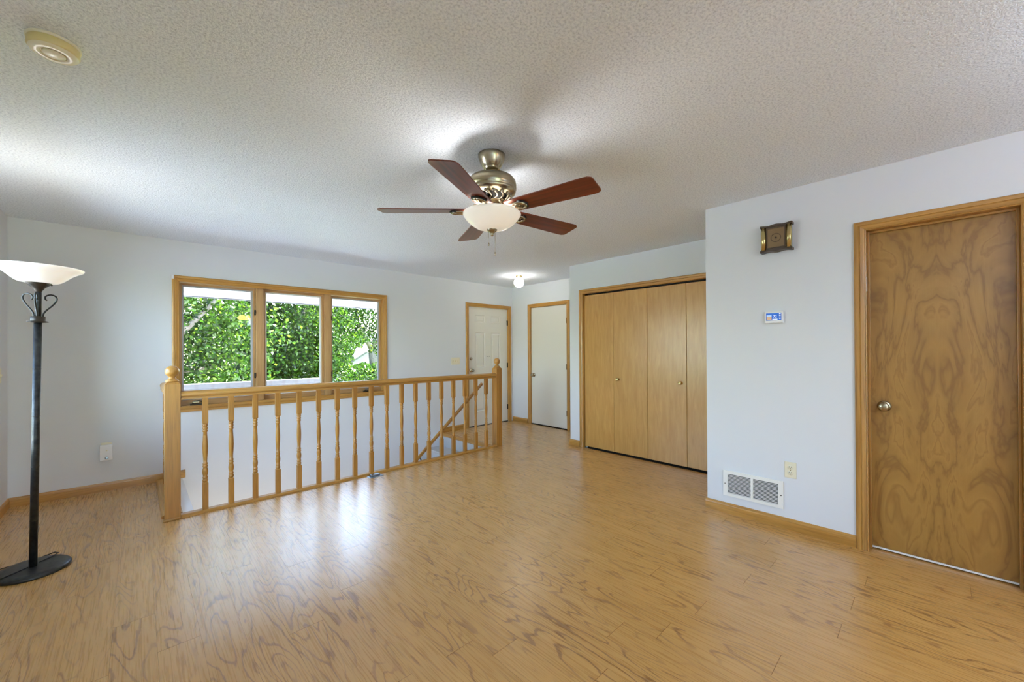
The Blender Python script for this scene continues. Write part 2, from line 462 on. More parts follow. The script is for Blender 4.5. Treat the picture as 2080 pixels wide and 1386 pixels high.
# ------------------------------------------------------------------ floor: subfloor + planks
fl = MB()
for a in cells(XL - .1, X2 + .3, YB - .1, W + .1, [(WELL[0], WELL[1], WELL[2] - .0, W + .2)]): fl.box(a[0], a[1], a[2], a[3], -.10, -.009)
floor = tag(fl.build('floor', 'subfloor'), 'oak laminate plank floor running toward the window wall', 'floor', kind='structure')
PW, PLN, TH = .1475, 1.219, .0085
def free_cells(xa, xb, ya, yb):
    regs = [(XL, X0, YB, YT), (XL, X1, YT, YC), (XL, X2, YC, 4.03), (XL, .160, 4.03, W), (3.455, X2, 4.03, W), (X0, X0 + .13, DR3[0], DR3[1])]
    out = []
    for r in regs:
        a, b, c, d = max(xa, r[0]), min(xb, r[1]), max(ya, r[2]), min(yb, r[3])
        if b - a > 1e-4 and d - c > 1e-4: out.append((a, b, c, d))
    return out
def plank_mesh(w, l):
    g = .00025; b = MB()
    v = [(0, 0, -TH), (w, 0, -TH), (w, l, -TH), (0, l, -TH), (0, 0, -.0007), (w, 0, -.0007), (w, l, -.0007), (0, l, -.0007), (g, g * 3, 0), (w - g, g * 3, 0), (w - g, l - g * 3, 0), (g, l - g * 3, 0)]
    b.add(v, [(0, 3, 2, 1), (0, 1, 5, 4), (1, 2, 6, 5), (2, 3, 7, 6), (3, 0, 4, 7), (4, 5, 9, 8), (5, 6, 10, 9), (6, 7, 11, 10), (7, 4, 8, 11), (8, 9, 10, 11)])
    return b
M['groove'] = plain('plank_groove', (104, 70, 36), .95, 0, 0)
def groove(me):
    me.materials.append(M['groove'])
    for i in range(5, 9): me.polygons[i].material_index = 1
full = plank_mesh(PW, PLN).mesh('plank'); full.materials.append(M['plank']); groove(full)
known = {0: 2.304, 2: 2.868, 7: 1.292, 9: 1.582, 10: 1.017, 11: 2.08}     # plank ends read off the photograph
k0 = int(math.floor((XL - .062) / PW)); k1 = int(math.ceil((X2 - .062) / PW))
prev = 0.0
for k in range(k0, k1):
    xa = .062 + k * PW; xb = xa + PW
    if k in known: e = known[k]
    else: e = prev + random.choice([.31, .42, .55, .68, .8]) + random.uniform(-.05, .05)
    prev = e
    e = e % PLN
    j = int(math.floor((YB - e) / PLN))
    while e + j * PLN < W:
        ya = e + j * PLN; yb = ya + PLN; j += 1
        cs = free_cells(xa, xb, ya, yb)
        area = sum((c[1] - c[0]) * (c[3] - c[2]) for c in cs)
        if area < 1e-3: continue
        if abs(area - PW * PLN) < 1e-4:
            o = bpy.data.objects.new('plank', full); COL.objects.link(o); o.parent = floor; o.location = (xa, ya, 0)
        else:
            b = MB()
            if len(cs) == 1:
                c = cs[0]; pm = plank_mesh(c[1] - c[0], c[3] - c[2]); b.add([(p[0] + c[0] - xa, p[1] + c[2] - ya, p[2]) for p in pm.v], pm.f)
            else:
                for c in cs: b.box(c[0] - xa, c[1] - xa, c[2] - ya, c[3] - ya, -TH, 0)
            o = b.build('plank', 'plank', floor, loc=(xa, ya, 0))
            if len(cs) == 1: groove(o.data)

# ------------------------------------------------------------------ stairwell
wl_ = MB()
wl_.box(WELL[0] - .12, WELL[0], WELL[2] - .1, W, -2.7, -.004)
wl_.box(WELL[0] - .12, WELL[1], 4.04, WELL[2], -2.7, -.004)
wl_.box(.20, WELL[0] + .004, WELL[2], W, -.03, .001); wl_.box(.20, WELL[1], 4.086, WELL[2] + .004, -.03, .001)
wl_.box(.2, X2 + .2, 4.04, W, -2.8, -2.7)
tag(wl_.build('wall_stairwell', 'white'), 'white painted sides and ledge of the stairwell opening', 'wall', kind='structure')
st = thing('carpeted_staircase', 'pale grey carpeted stairs going down beside the railing', 'stairs', (WELL[1], WELL[2], 0))
RISE, RUN = .193, .235
for i in range(1, 13):
    b = MB(); zt = -RISE * i; x1 = -RUN * (i - 1); x0 = x1 - RUN
    b.extrude([(x1 + .0, zt - .30), (x1 + .0, zt), (x0 - .02, zt), (x0 - .035, zt - .012), (x0 - .02, zt - .03), (x0, zt - .035), (x0, zt - .30)], 'y', .005, W - WELL[2] - .004)
    b.build('step', 'carpet', st, .004)
MB().box(-.008, .02, .005, W - WELL[2] - .004, -.42, -.03).build('riser', 'carpet', st)
ns = MB(); ns.extrude([(3.425, -.022), (3.418, -.012), (3.425, -.001), (3.452, .010), (3.500, .010), (3.500, .0005), (3.462, .0005), (3.462, -.030), (3.43, -.030)], 'y', 4.145, W - .013)
tag(ns.build('trim_nosing', 'oaky'), 'oak nosing strip along the top edge of the stairs', 'nosing', kind='structure')

M['stair_fill'] = emit('stair_fill_emission', (255, 250, 246), 7)
sl_ = thing('stair_fill_globe', 'unseen white globe added low in the stairwell as fill light', 'fill light', (.78, WELL[2], -1.45))  # unseen lamp added to brighten the stairwell wall and far ceiling
MB().lathe([(.07, .0005), (.07, .02), (.03, .03), (.03, .36)], 24, 'y').build('bracket', 'brass', sl_)
MB().lathe([(max(.0005, .2 * math.cos(a)), .2 * math.sin(a)) for a in np.linspace(-PI / 2, PI / 2, 17)], 32, c=(0, .55, 0)).build('globe', 'stair_fill', sl_)

# ------------------------------------------------------------------ baseboards
def baseboard(name, pts, label, mat):
    """pts: (x0,x1,y0,y1) boxes along walls with a rounded top"""
    b = MB()
    for (p, q, nrm) in pts:
        p = Vector((*p, 0)); q = Vector((*q, 0)); nv = Vector((*nrm, 0)); prof = [(0, 0), (.012, 0), (.012, .058), (.010, .066), (.006, .072), (.005, .078), (0, .080)]
        n = len(prof); vs = [p + nv * a + Vector((0, 0, h)) for a, h in prof] + [q + nv * a + Vector((0, 0, h)) for a, h in prof]
        b.add(vs, [(i, (i + 1) % n, n + (i + 1) % n, n + i) for i in range(n)] + [tuple(reversed(range(n))), tuple(range(n, 2 * n))])
    return tag(b.build(name, mat), label, 'baseboard', kind='structure')
baseboard('baseboard_front', [((XL, W), (.36, W), (0, -1))], 'oak baseboard under the plug-in device on the window wall', 'oakx')
baseboard('baseboard_landing', [((3.47, W), (3.944, W), (0, -1))], 'short oak baseboard between the stairs and the entry door', 'oakx')
baseboard('baseboard_left', [((XL, YB), (XL, W - .012), (1, 0))], 'oak baseboard on the side wall behind the lamp', 'oaky')
baseboard('baseboard_right', [((X0, YB), (X0, -.395), (-1, 0)), ((X0, .352), (X0, YT + .012), (-1, 0))], 'oak baseboard below the return air vent', 'oaky')
baseboard('baseboard_closet', [((X1, 3.247), (X1, YC + .012), (-1, 0))], 'short oak baseboard beside the closet', 'oaky')
baseboard('baseboard_entry', [((X2, 4.922), (X2, W - .012), (-1, 0))], 'short oak baseboard in the entry corner', 'oaky')

# ------------------------------------------------------------------ window
wn1 = thing('window_1', 'oak framed three-pane casement window looking onto trees', 'window', (0, 0, 0), kind='structure')
YW = W
for k, lg in enumerate(frame_legs(.315, 2.513, .734, 2.020, lambda a, b_, t: (a, YW - t, b_), closed=True)):
    lg.build('casing', ['oakz', 'oakx', 'oakz', 'oakx'][k], wn1)
for k, bx in enumerate([(.295, .315, .714, 2.040), (2.513, 2.533, .714, 2.040)]):
    MB().box(bx[0], bx[1], W, W + .14, bx[2], bx[3]).build('jamb', 'oakz', wn1)
MB().box(.315, 2.513, W, W + .14, 2.020, 2.040).build('head_jamb', 'oakx', wn1)
MB().box(.315, 2.513, W, W + .14, .714, .734).build('sill', 'oakx', wn1)
MB().box(.99, 1.066, W + .012, W + .135, .734, 2.020).build('mullion', 'sashz', wn1, .004)
MB().box(1.742, 1.818, W + .012, W + .135, .734, 2.020).build('mullion', 'sashz', wn1, .004)
UN = [(.315, .990), (1.066, 1.742), (1.818, 2.513)]
for i, (a, b_) in enumerate(UN):
    fixed = i == 1
    sw = .022 if not fixed else .026
    sash = MB()
    legs = frame_legs(a + sw, b_ - sw, .734 + .055, 2.020 - .026, lambda p, q, t: (p, W + .085 - t, q), [(0, 0), (0, .03), (sw, .03), (sw, 0)], False)
    par = None
    for k, lg in enumerate(legs):
        o = lg.build('sash_stile' if k != 1 else 'sash_rail', 'sashz' if k != 1 else 'sashx', wn1, .002)
    o = MB().box(a, b_, W + .055, W + .085, .734, .789).build('sash_rail', 'sashx', wn1, .002)
    # vinyl glazing bead and pane
    lv = frame_legs(a + sw + .016, b_ - sw - .016, .789 + .016, 1.994 - .014, lambda p, q, t: (p, W + .100 - t, q), [(0, 0), (0, .022), (.016, .022), (.016, 0)], True)
    bb = MB()
    for lg in lv: bb.add(lg.v, lg.f)
    bead = bb.build('glazing_bead', 'vinyl' if i != 1 else 'whitevinyl', wn1)
    MB().box(a + sw + .004, b_ - sw - .004, W + .0905, W + .0945, .793, 1.990).build('pane', 'glass', bead)
for x, zs in ((.985, (1.74, 1.02)), (1.822, (1.72, 1.00))):
    for z in zs:
        l_ = MB().box(x - .008, x + .008, W + .020, W + .05, z - .03, z + .03).box(x - .004, x + .004, W + .005, W + .022, z - .012, z + .03)
        l_.build('sash_lock', 'bronze', wn1, .002)
for x, s in ((.455, 1), (2.30, 1)):
    b = MB(); b.box(x - .055, x + .055, W + .012, W + .045, .734, .752)
    b.tube([(x - .03, W + .03, .752), (x - .03, W + .018, .772), (x + .02, W + .012, .778), (x + .05, W + .010, .768)], [.010, .009, .008, .009], 8)
    b.build('crank_handle', 'bronze', wn1)
    MB().box(x - .036, x + .018, W + .004, W + .012, .760, .774).build('crank_cover', 'nickel', wn1, .002)
tag(MB().box(.254, .272, W - .034, W - .0175, 2.040, 2.078).build('window_sensor', 'plastic', None, .002), 'tiny white alarm sensor on the window casing corner', 'sensor')

# ------------------------------------------------------------------ doors
def hinge(parent, loc, axis):
    b = MB()
    b.lathe([(.007, -.045), (.007, .045)], 10)
    if axis == 'x': b.box(-.004, .018, .002, .006, -.044, .044).box(-.018, .004, .002, .006, -.044, .044)
    else: b.box(-.002, .002, -.02, .02, -.044, .044)
    return b.build('hinge', 'bronze', parent, loc=loc)

def knob(parent, loc, axis, mat, r=.027, name='door_knob'):
    """axis 'x': pointing to -x, 'y': pointing to -y"""
    prof = [(.033, 0), (.033, .004), (.028, .009), (.012, .012), (.011, .030), (.018, .036), (r, .046), (r * 1.02, .056), (r * .85, .064), (r * .4, .068), (.0005, .069)]
    b = MB().lathe([(a, -h) for a, h in prof], 24, axis)
    return b.build(name, mat, parent, loc=loc)

# entry door (six panels) in the window wall
d1 = thing('door_1', 'white six-panel entry door with oak casing beside the stairs', 'door', (4.0, W, 0), kind='structure')
for k, lg in enumerate(frame_legs(.015, .922, 0, 2.033, lambda a, b_, t: (a, -t, b_))): lg.build('casing', 'oakx' if k == 1 else 'oakz', d1)
b = MB(); b.box(0, .015, 0, .14, 0, 2.045).box(.922, .938, 0, .14, 0, 2.045).box(.015, .922, 0, .14, 2.033, 2.045); b.build('jamb', 'oakz', d1)
PX = [(.179, .394), (.529, .744)]; PZ = [(1.769, 1.897), (1.0, 1.60), (.25, .86)]
holes = [(px[0], px[1], pz[0], pz[1]) for px in PX for pz in PZ]
b = MB()
for a in cells(.018, .919, .012, 2.030, holes): b.box(a[0], a[1], .030, .070, a[2], a[3])
b.build('door_slab', 'doorwhite', d1)
for h in holes:
    q = MB(); a0, a1, c0, c1 = h
    def ring(i, y): return [(a0 + i, y, c0 + i), (a1 - i, y, c0 + i), (a1 - i, y, c1 - i), (a0 + i, y, c1 - i)]
    rs = [ring(0, .030), ring(.012, .040), ring(.020, .040), ring(.045, .032)]
    vs = sum(rs, []); fs = []
    for r in range(3):
        for k in range(4): fs.append((r * 4 + k, r * 4 + (k + 1) % 4, r * 4 + 4 + (k + 1) % 4, r * 4 + 4 + k))
    fs.append((12, 13, 14, 15)); q.add(vs, fs)
    q.box(a0, a1, .05, .06, c0, c1)
    q.build('door_panel', 'doorwhite', d1)
MB().box(.018, .919, .02, .09, .001, .011).build('threshold', 'bronze', d1)
for z in (1.785, 1.02, .265): hinge(d1, (.921, .022, z), 'x')
MB().tube([(.915, .018, 1.822), (.895, .0, 1.820), (.875, -.002, 1.820)], [.004, .004, .007], 8).build('hinge_stop', 'bronze', d1)
knob(d1, (.085, .030, .955), 'y', 'nickel')
MB().lathe([(.028, 0), (.028, -.006), (.022, -.014), (.010, -.016), (.0005, -.016)], 20, 'y').build('deadbolt', 'nickel', d1, loc=(.085, .030, 1.153))
for dx in (-.022, .022): MB().lathe([(.006, 0), (.006, -.010), (.0005, -.012)], 10, 'y').build('door_hook', 'bronze', d1, loc=(.462 + dx, .030, 1.19))

# white flush door
d2 = thing('door_2', 'plain white flush door with oak casing in the entry corner', 'door', (X2, 4.03, 0), kind='structure')
for k, lg in enumerate(frame_legs(.006, .818, 0, 2.033, lambda a, b_, t: (-t, a, b_))): lg.build('casing', 'oaky' if k == 1 else 'oakz', d2)
b = MB(); b.box(0, .14, -.01, .006, 0, 2.045).box(0, .14, .818, .832, 0, 2.045).box(0, .14, .006, .818, 2.033, 2.045); b.build('jamb', 'oakz', d2)
MB().box(.018, .058, .009, .815, .016, 2.030).build('door_slab', 'doorwhite', d2, .002)
MB().box(.005, .09, .006, .818, .0005, .006).build('threshold', 'bronze', d2)
for z in (1.767, 1.017, .267): hinge(d2, (.010, .010, z), 'y')
knob(d2, (.018, .755, .86), 'x', 'nickel')

# brown flush door, set back in its jamb
d3 = thing('door_3', 'brown birch veneer flush door with wide fluted oak casing', 'door', (X0, -.0155, 0), kind='structure')
for k, lg in enumerate(frame_legs(-.3065, .3065, 0, 2.047, lambda a, b_, t: (-t, a, b_))): lg.build('casing', 'dkoaky' if k == 1 else 'dkoakz', d3)
b = MB(); b.box(0, .12, -.319, -.3065, 0, 2.055).box(0, .12, .3065, .315, 0, 2.055).box(0, .12, -.3065, .3065, 2.047, 2.055); b.build('jamb', 'dkoakz', d3)
for s in (-1, 1): MB().box(.045, .068, min(s * .3065, s * .2945), max(s * .3065, s * .2945), 0, 2.047).build('door_stop', 'dkoakz', d3, .002)
MB().box(.045, .068, -.2945, .2945, 2.034, 2.047).build('door_stop', 'dkoaky', d3, .002)
MB().box(.069, .105, -.304, .304, .022, 2.044).build('door_slab', 'birch', d3, .002)
MB().box(.072, .100, -.304, .304, .009, .020).build('gap_glow_strip', 'plastic', d3)  # white strip standing in for light showing under the door
knob(d3, (.069, .233, .926), 'x', 'antique', .028)
MB().lathe([(.034, 0), (.034, -.003), (.0005, -.0035)], 24, 'x').build('strike_rose', 'antique', d3, loc=(.069, .233, .926))
MB().box(-.0003, .020, .3045, .3065, 1.66, 1.75).build('hinge_mark', 'plastic', d3)

# bifold closet
tr = thing('trim_1', 'oak casing around the bifold closet doors', 'trim', (X1, 0, 0), kind='structure')
for k, lg in enumerate(frame_legs(1.380, 3.185, 0, 2.030, lambda a, b_, t: (-t, a, b_))): lg.build('casing', 'oaky' if k == 1 else 'oakz', tr)
b = MB(); b.box(0, .1, 1.372, 1.380, 0, 2.032).box(0, .1, 3.1785, 3.187, 0, 2.032).box(.0, .1, 1.38, 3.18, 2.0305, 2.032); b.build('jamb', 'dkoakz', tr)
MB().box(.03, .06, 1.385, 3.175, 2.020, 2.030).build('track', 'dark', tr)
def bifold(name, y_in, y_mid, y_out, label, knob_y):
    d = thing(name, label, 'closet door', (X1, min(y_in, y_out), 0), kind='structure'); y0 = min(y_in, y_out)
    for (a, b_, off) in ((y_in, y_mid, .004), (y_mid, y_out, .006)):
        lo, hi = min(a, b_) + .0012, max(a, b_) - .0012
        MB().box(.012 + off, .042 + off, 0, hi - lo, .020, 2.010).build('door_leaf', 'closet', d, .0025, loc=(0, lo - y0, 0))
    pr = [(.010, 0), (.009, .012), (.017, .018), (.019, .024), (.016, .029), (.012, .030), (.010, .028), (.0005, .028)]
    MB().lathe([(a, -h) for a, h in pr], 20, 'x').build('closet_knob', 'brass', d, loc=(.016, knob_y - y0, .927))
    MB().lathe([(.006, .0), (.006, .02)], 8).build('pivot', 'plastic', d, loc=(.03, y_out - y0 + (.02 if y_out < y_in else -.02), .0))
    return d
bifold('door_4', 2.285, 2.735, 3.175, 'pair of oak veneer bifold closet doors beside the entry corner', 2.675)
bifold('door_5', 2.285, 1.831, 1.388, 'pair of oak veneer bifold closet doors next to the thermostat wall', 1.900)

# ------------------------------------------------------------------ balustrade
rl = thing('stair_railing', 'oak railing with turned balusters around the stairwell', 'railing', (0, 4.055, 0))
def newel_mesh():
    h = .0475; b = MB()
    zs = [(0, h), (1.045, h), (1.062, h - .014), (1.066, h - .016)]
    vs = []; fs = []
    for z, w in zs: vs += [(-w, -w, z), (w, -w, z), (w, w, z), (-w, w, z)]
    for r in range(3):
        for k in range(4): fs.append((r * 4 + k, r * 4 + (k + 1) % 4, r * 4 + 4 + (k + 1) % 4, r * 4 + 4 + k))
    fs += [(3, 2, 1, 0), (12, 13, 14, 15)]
    return b.add(vs, fs)
def ball_mesh():
    pr = [(.041, 0), (.042, .006), (.038, .011), (.028, .018), (.021, .026), (.0195, .034)]
    for k in range(1, 13):
        a = -PI / 2 + .48 + (PI - .48) * k / 12; pr.append((max(.0005, .0445 * math.cos(a)), .078 + .0445 * math.sin(a)))
    return MB().lathe(pr, 32)
for (x, y) in ((.197, .012), (3.553, .014)):
    nw = newel_mesh().build('newel_post', 'balu', rl, .002, loc=(x, y, 0))
    ball_mesh().build('ball_finial', 'oakz', nw, loc=(0, 0, 1.066))
# baluster
def baluster():
    b = MB(); q = .019
    def sq(z0, z1, top):
        c = .006
        lv = [(z0, q), (z1, q)] if False else None
        if top:   # square block above the turning: chamfer at its lower end
            L = [(z0, q - .006), (z0 + .010, q), (z1, q)]
        else:
            L = [(z0, q), (z1 - .010, q), (z1, q - .006)]
        vs = []; fs = []
        for z, w in L: vs += [(-w, -w, z), (w, -w, z), (w, w, z), (-w, w, z)]
        for r in range(2):
            for k in range(4): fs.append((r * 4 + k, r * 4 + (k + 1) % 4, r * 4 + 4 + (k + 1) % 4, r * 4 + 4 + k))
        fs += [(3, 2, 1, 0), (8, 9, 10, 11)]
        b.add(vs, fs)
    sq(0.0, .222, False); sq(.688, .905, True)
    pr = [(.013, .218), (.0175, .226), (.0175, .240), (.0135, .245), (.0165, .252), (.0165, .262), (.013, .267), (.017, .285), (.0185, .305), (.0165, .325), (.013, .337),
          (.0165, .343), (.0165, .352), (.0135, .357), (.016, .364), (.016, .372), (.0125, .378), (.0135, .41), (.0165, .46), (.0175, .50), (.0165, .54), (.0135, .59), (.0120, .622),
          (.0165, .628), (.0165, .637), (.0130, .642), (.0165, .649), (.0165, .660), (.0130, .665), (.0170, .674), (.0170, .684), (.014, .692)]
    pr = [(r * 1.07, z) for r, z in pr]
    b.lathe(pr, 14, smooth=True)
    return b
bal0 = baluster().build('baluster', 'balu', rl, loc=(.399, -.003, .022))
for k in range(1, 18): link_copy(bal0, rl, (.399 + .1733 * k, -.003, .022))
for k in range(6): link_copy(bal0, rl, (.197, .19 + .172 * k, .022))
RP = [(-.030, .922), (-.030, .936), (-.023, .939), (-.023, .944), (-.033, .948), (-.034, .956), (-.033, .968), (-.026, .980), (-.014, .987), (0, .989)]
RP = RP + [(-a, z) for a, z in reversed(RP[:-1])]
MB().extrude(RP, 'x', .247, 3.506).build('handrail', 'oakx', rl)
MB().extrude([(.197 + a, z) for a, z in RP], 'y', .062, W - 4.055 - .001).build('handrail', 'oaky', rl)
BP = [(-.036, .0005), (-.036, .014), (-.030, .022), (-.024, .025), (.024, .025), (.031, .020), (.031, .0015)]
MB().extrude(BP, 'x', .246, 3.506).build('base_rail', 'oakx', rl)
MB().box(.140, .244, -.049, -.035, .0005, .018).build('base_shoe', 'oakx', rl, .004)
MB().extrude([(.197 + a * 1.9 + .005, z) for a, z in BP], 'y', .060, W - 4.055 - .013).build('base_rail', 'oaky', rl)

# stair handrail on the inner side of the balustrade
hr = thing('stair_handrail', 'round oak handrail sloping down the stairs behind the balusters', 'handrail', (3.40, 4.205, .84))
sl = .84
d_ = Vector((-1, 0, -sl)).normalized()
L_ = 2.9
MB().tube([(0, 0, 0), d_ * L_], .021, 16).build('rail', 'oakx', hr)
for s in (1.24, 2.3):
    p = d_ * s; b = MB()
    b.tube([p + Vector((0, 0, -.019)), p + Vector((0, -.010, -.045)), p + Vector((0, -.060, -.062))], .006, 8)
    b.lathe([(.022, 0), (.022, .005), (.0005, .006)], 14, 'y', c=tuple(p + Vector((0, -.064, -.062))))
    b.build('bracket', 'bronze', hr)

# ------------------------------------------------------------------ ceiling fan
FX, FY = 1.511, 1.767
fan = thing('ceiling_fan', 'five-blade ceiling fan with dark red blades and frosted bowl light', 'ceiling fan', (FX, FY, C))
Z = lambda z: z - C
MB().lathe([(.0790, Z(2.4375)), (.0785, Z(2.425)), (.073, Z(2.405)), (.060, Z(2.375)), (.050, Z(2.362)), (.046, Z(2.358)), (.046, Z(2.349)), (.030, Z(2.345)), (.012, Z(2.345))], 40).build('canopy', 'antique', fan)
MB().lathe([(.0125, Z(2.36)), (.0125, Z(2.30))], 16).build('downrod', 'antique', fan)
MB().lathe([(.013, Z(2.318)), (.050, Z(2.316)), (.100, Z(2.308)), (.128, Z(2.296)), (.140, Z(2.280)), (.143, Z(2.262)), (.143, Z(2.236)), (.139, Z(2.232)), (.141, Z(2.226)), (.136, Z(2.212)), (.118, Z(2.200)), (.100, Z(2.196)), (.060, Z(2.176)), (.046, Z(2.160))], 56).build('motor_housing', 'antique', fan)
b = MB().lathe([(.096, Z(2.193)), (.060, Z(2.166))], 40, cap=False)
vr = b.build('vent_ring', 'dark', fan)
for k in range(14):
    a = 2 * PI * k / 14; pts = []
    for j in range(6):
        t = j / 5; r = .112 - .056 * t; aa = a + .35 * math.sin(t * 2.6)
        pts.append((r * math.cos(aa), r * math.sin(aa), Z(2.196 - .032 * t + .0)))
    MB().tube(pts, [.007, .009, .009, .008, .006, .005], 8).build('vent_scroll', 'nickel', fan)
MB().lathe([(.046, Z(2.165)), (.046, Z(2.150)), (.052, Z(2.146)), (.052, Z(2.128)), (.064, Z(2.122)), (.064, Z(2.112)), (.020, Z(2.110))], 36).build('switch_housing', 'antique', fan)
bl = [(.118, -.050), (.132, -.058), (.60, -.0745), (.630, -.073), (.648, -.062), (.652, -.048), (.652, .048), (.648, .062), (.630, .073), (.60, .0745), (.132, .058), (.118, .050)]
bmesh_blade = MB().extrude([(x, y) for x, y in bl], 'z', -.003, .003).mesh('blade'); bmesh_blade.materials.append(M['blade'])
def iron():
    b = MB()
    for s in (-1, 1):
        b.tube([(.062, s * .010, .060), (.092, s * .014, .030), (.125, s * .020, .004), (.165, s * .028, -.008), (.200, s * .034, -.008), (.222, s * .026, -.009), (.232, s * .010, -.009), (.233, 0, -.009)], [.011, .011, .010, .010, .010, .011, .012, .012], 8, flat=.7)
    b.tube([(.065, 0, .055), (.10, 0, .018), (.15, 0, -.006), (.20, 0, -.007)], [.010, .012, .009, .006], 8)
    b.box(.165, .215, -.030, .030, -.007, -.0032)
    return b
iron_me = iron().mesh('blade_iron'); iron_me.materials.append(M['nickel'])
iron_me.polygons.foreach_set('use_smooth', [True] * len(iron_me.polygons))
pad_me = MB().tube([(.205, -.042, -.007), (.232, -.030, -.007), (.243, 0, -.007), (.232, .030, -.007), (.205, .042, -.007)], .006, 8).mesh('rubber_pad'); pad_me.materials.append(M['rubber'])
for k in range(5):
    a = math.radians(-78.17 + 72 * k)
    Rm = Matrix.Rotation(a, 4, 'Z') @ Matrix.Rotation(math.radians(-10.9), 4, 'X')
    bo = bpy.data.objects.new('blade', bmesh_blade); COL.objects.link(bo); bo.parent = fan
    Mx = Matrix.Translation((0, 0, Z(2.1114))) @ Rm
    bo.matrix_local = Mx
    io = bpy.data.objects.new('blade_iron', iron_me); COL.objects.link(io); io.parent = fan; io.matrix_local = Mx
    po = bpy.data.objects.new('rubber_pad', pad_me); COL.objects.link(po); po.parent = fan; po.matrix_local = Mx
prof = [(.168, Z(2.094)), (.170, Z(2.089)), (.165, Z(2.080)), (.158, Z(2.070)), (.146, Z(2.055)), (.124, Z(2.034)), (.096, Z(2.016)), (.066, Z(2.006)), (.032, Z(2.001)), (.012, Z(2.000))]
inner = [(r - .004, z + .003) for r, z in reversed(prof)]
MB().lathe(prof + inner + [prof[0]], 56, cap=False).build('light_bowl', 'bowl', fan)
MB().lathe([(.010, Z(2.11)), (.010, Z(1.99))], 12).build('center_rod', 'antique', fan)
MB().lathe([(.0005, Z(1.962)), (.006, Z(1.964)), (.009, Z(1.971)), (.007, Z(1.977)), (.012, Z(1.982)), (.024, Z(1.990)), (.030, Z(1.999)), (.031, Z(2.003)), (.010, Z(2.004))], 28).build('finial', 'antique', fan)
for (dx, dy, zb) in ((-.016, .012, 1.917), (.012, -.012, 1.862)):
    ch = MB().tube([(dx, dy, Z(1.992)), (dx, dy, Z(zb))], .0012, 6).build('pull_chain', 'nickel', fan)
    MB().lathe([(.0005, -.012), (.004, -.008), (.0045, 0), (.003, .006), (.0012, .010)], 12).build('chain_bead', 'nickel', ch, loc=(dx, dy, Z(zb)))
def lamp(name, loc, energy, color, radius, parent):
    d = bpy.data.lights.new(name, 'POINT'); d.energy = energy; d.color = color; d.shadow_soft_size = radius
    o = bpy.data.objects.new(name, d); COL.objects.link(o); o.parent = parent; o.location = loc; return o
for k in range(2):
    lamp('bulb_light', (.075 * (1 if k else -1), .02, Z(2.080)), 4.5, (1, .98, .96), .025, fan)

# ------------------------------------------------------------------ torchiere floor lamp
base_p = on(67, 1151, 2, .028)
fl_ = thing('floor_lamp', 'black iron torchiere floor lamp with alabaster glass shade', 'floor lamp', (base_p.x, base_p.y, 0))
fl_.rotation_euler = Matrix.Rotation(math.radians(1.15), 4, Vector((math.cos(CAM_YAW), math.sin(CAM_YAW), 0))).to_euler()
MB().lathe([(.150, .0), (.156, .006), (.155, .016), (.147, .024), (.120, .027), (.020, .030)], 48).build('base', 'iron', fl_)
MB().lathe([(.0172, .028), (.0168, 1.475)], 20).build('pole', 'iron', fl_)
for z in (.30, .62, .92, 1.20): MB().lathe([(.0174, -.002), (.0180, 0), (.0174, .002)], 20).build('pole_joint', 'bronze', fl_, loc=(0, 0, z))
MB().lathe([(.0195, 1.474), (.044, 1.478), (.045, 1.482), (.030, 1.485), (.030, 1.488), (.030, 1.512), (.014, 1.513)], 32).build('collar', 'bronze', fl_)
MB().lathe([(.014, 1.512), (.013, 1.665)], 16).build('stem', 'iron', fl_)
for k in range(3):
    a = math.radians(-93 + 120 * k); pts = []
    prof2 = [(.020, 1.512), (.023, 1.530), (.036, 1.552), (.058, 1.580), (.072, 1.602), (.078, 1.622), (.072, 1.640), (.055, 1.647), (.038, 1.642), (.028, 1.630), (.030, 1.616), (.036, 1.612)]
    P = [Vector((r * math.cos(a), r * math.sin(a), z)) for r, z in prof2]
    fine = []
    for i in range(len(P) - 1):
        p0, p1, p2, p3 = P[max(i - 1, 0)], P[i], P[i + 1], P[min(i + 2, len(P) - 1)]
        for j in range(4):
            t = j / 4; fine.append(.5 * ((2 * p1) + (p2 - p0) * t + (2 * p0 - 5 * p1 + 4 * p2 - p3) * t * t + (3 * p1 - p0 - 3 * p2 + p3) * t ** 3))
    fine.append(P[-1])
    MB().tube(fine, .0042, 8).build('scroll', 'iron', fl_)
MB().lathe([(.012, 1.655), (.016, 1.665), (.026, 1.682), (.042, 1.697), (.054, 1.712), (.055, 1.716), (.020, 1.716)], 32).build('shade_cup', 'bronze', fl_)
MB().tube([(.05, 0, 1.706), (.070, 0, 1.700), (.078, 0, 1.699)], [.0035, .0035, .006], 8).build('switch_knob', 'bronze', fl_).rotation_euler.z = -.75
sp = [(.050, 1.711), (.064, 1.7112), (.078, 1.714), (.092, 1.721), (.106, 1.733), (.119, 1.746), (.131, 1.758), (.145, 1.770), (.163, 1.782), (.180, 1.791), (.1865, 1.799), (.186, 1.806)]
MB().lathe(sp + [(r - .004, z + .003) for r, z in reversed(sp[:-1])] + [sp[0]], 56, cap=False).build('shade', 'torch', fl_)
cd = [(0.035, .02, .034), (.052, .05, .045), (.050, .075, .040)]
MB().tube([(-.02, -.005, .031), (-.08, -.06, .030), (-.14, -.10, .026), (-.22, -.12, .006), (-.30, -.12, .005)], .0032, 6).build('cord', 'rubber', fl_)
MB().tube([(.02, .04, .031), (.065, .09, .030), (.088, .125, .033), (.07, .155, .030), (.0, .18, .006), (-.12, .15, .005), (-.26, .10, .005)], .0032, 6).build('cord', 'rubber', fl_)
lamp('bulb_light', (0, 0, 1.765), 5.5, (1, .98, .95), .05, fl_)

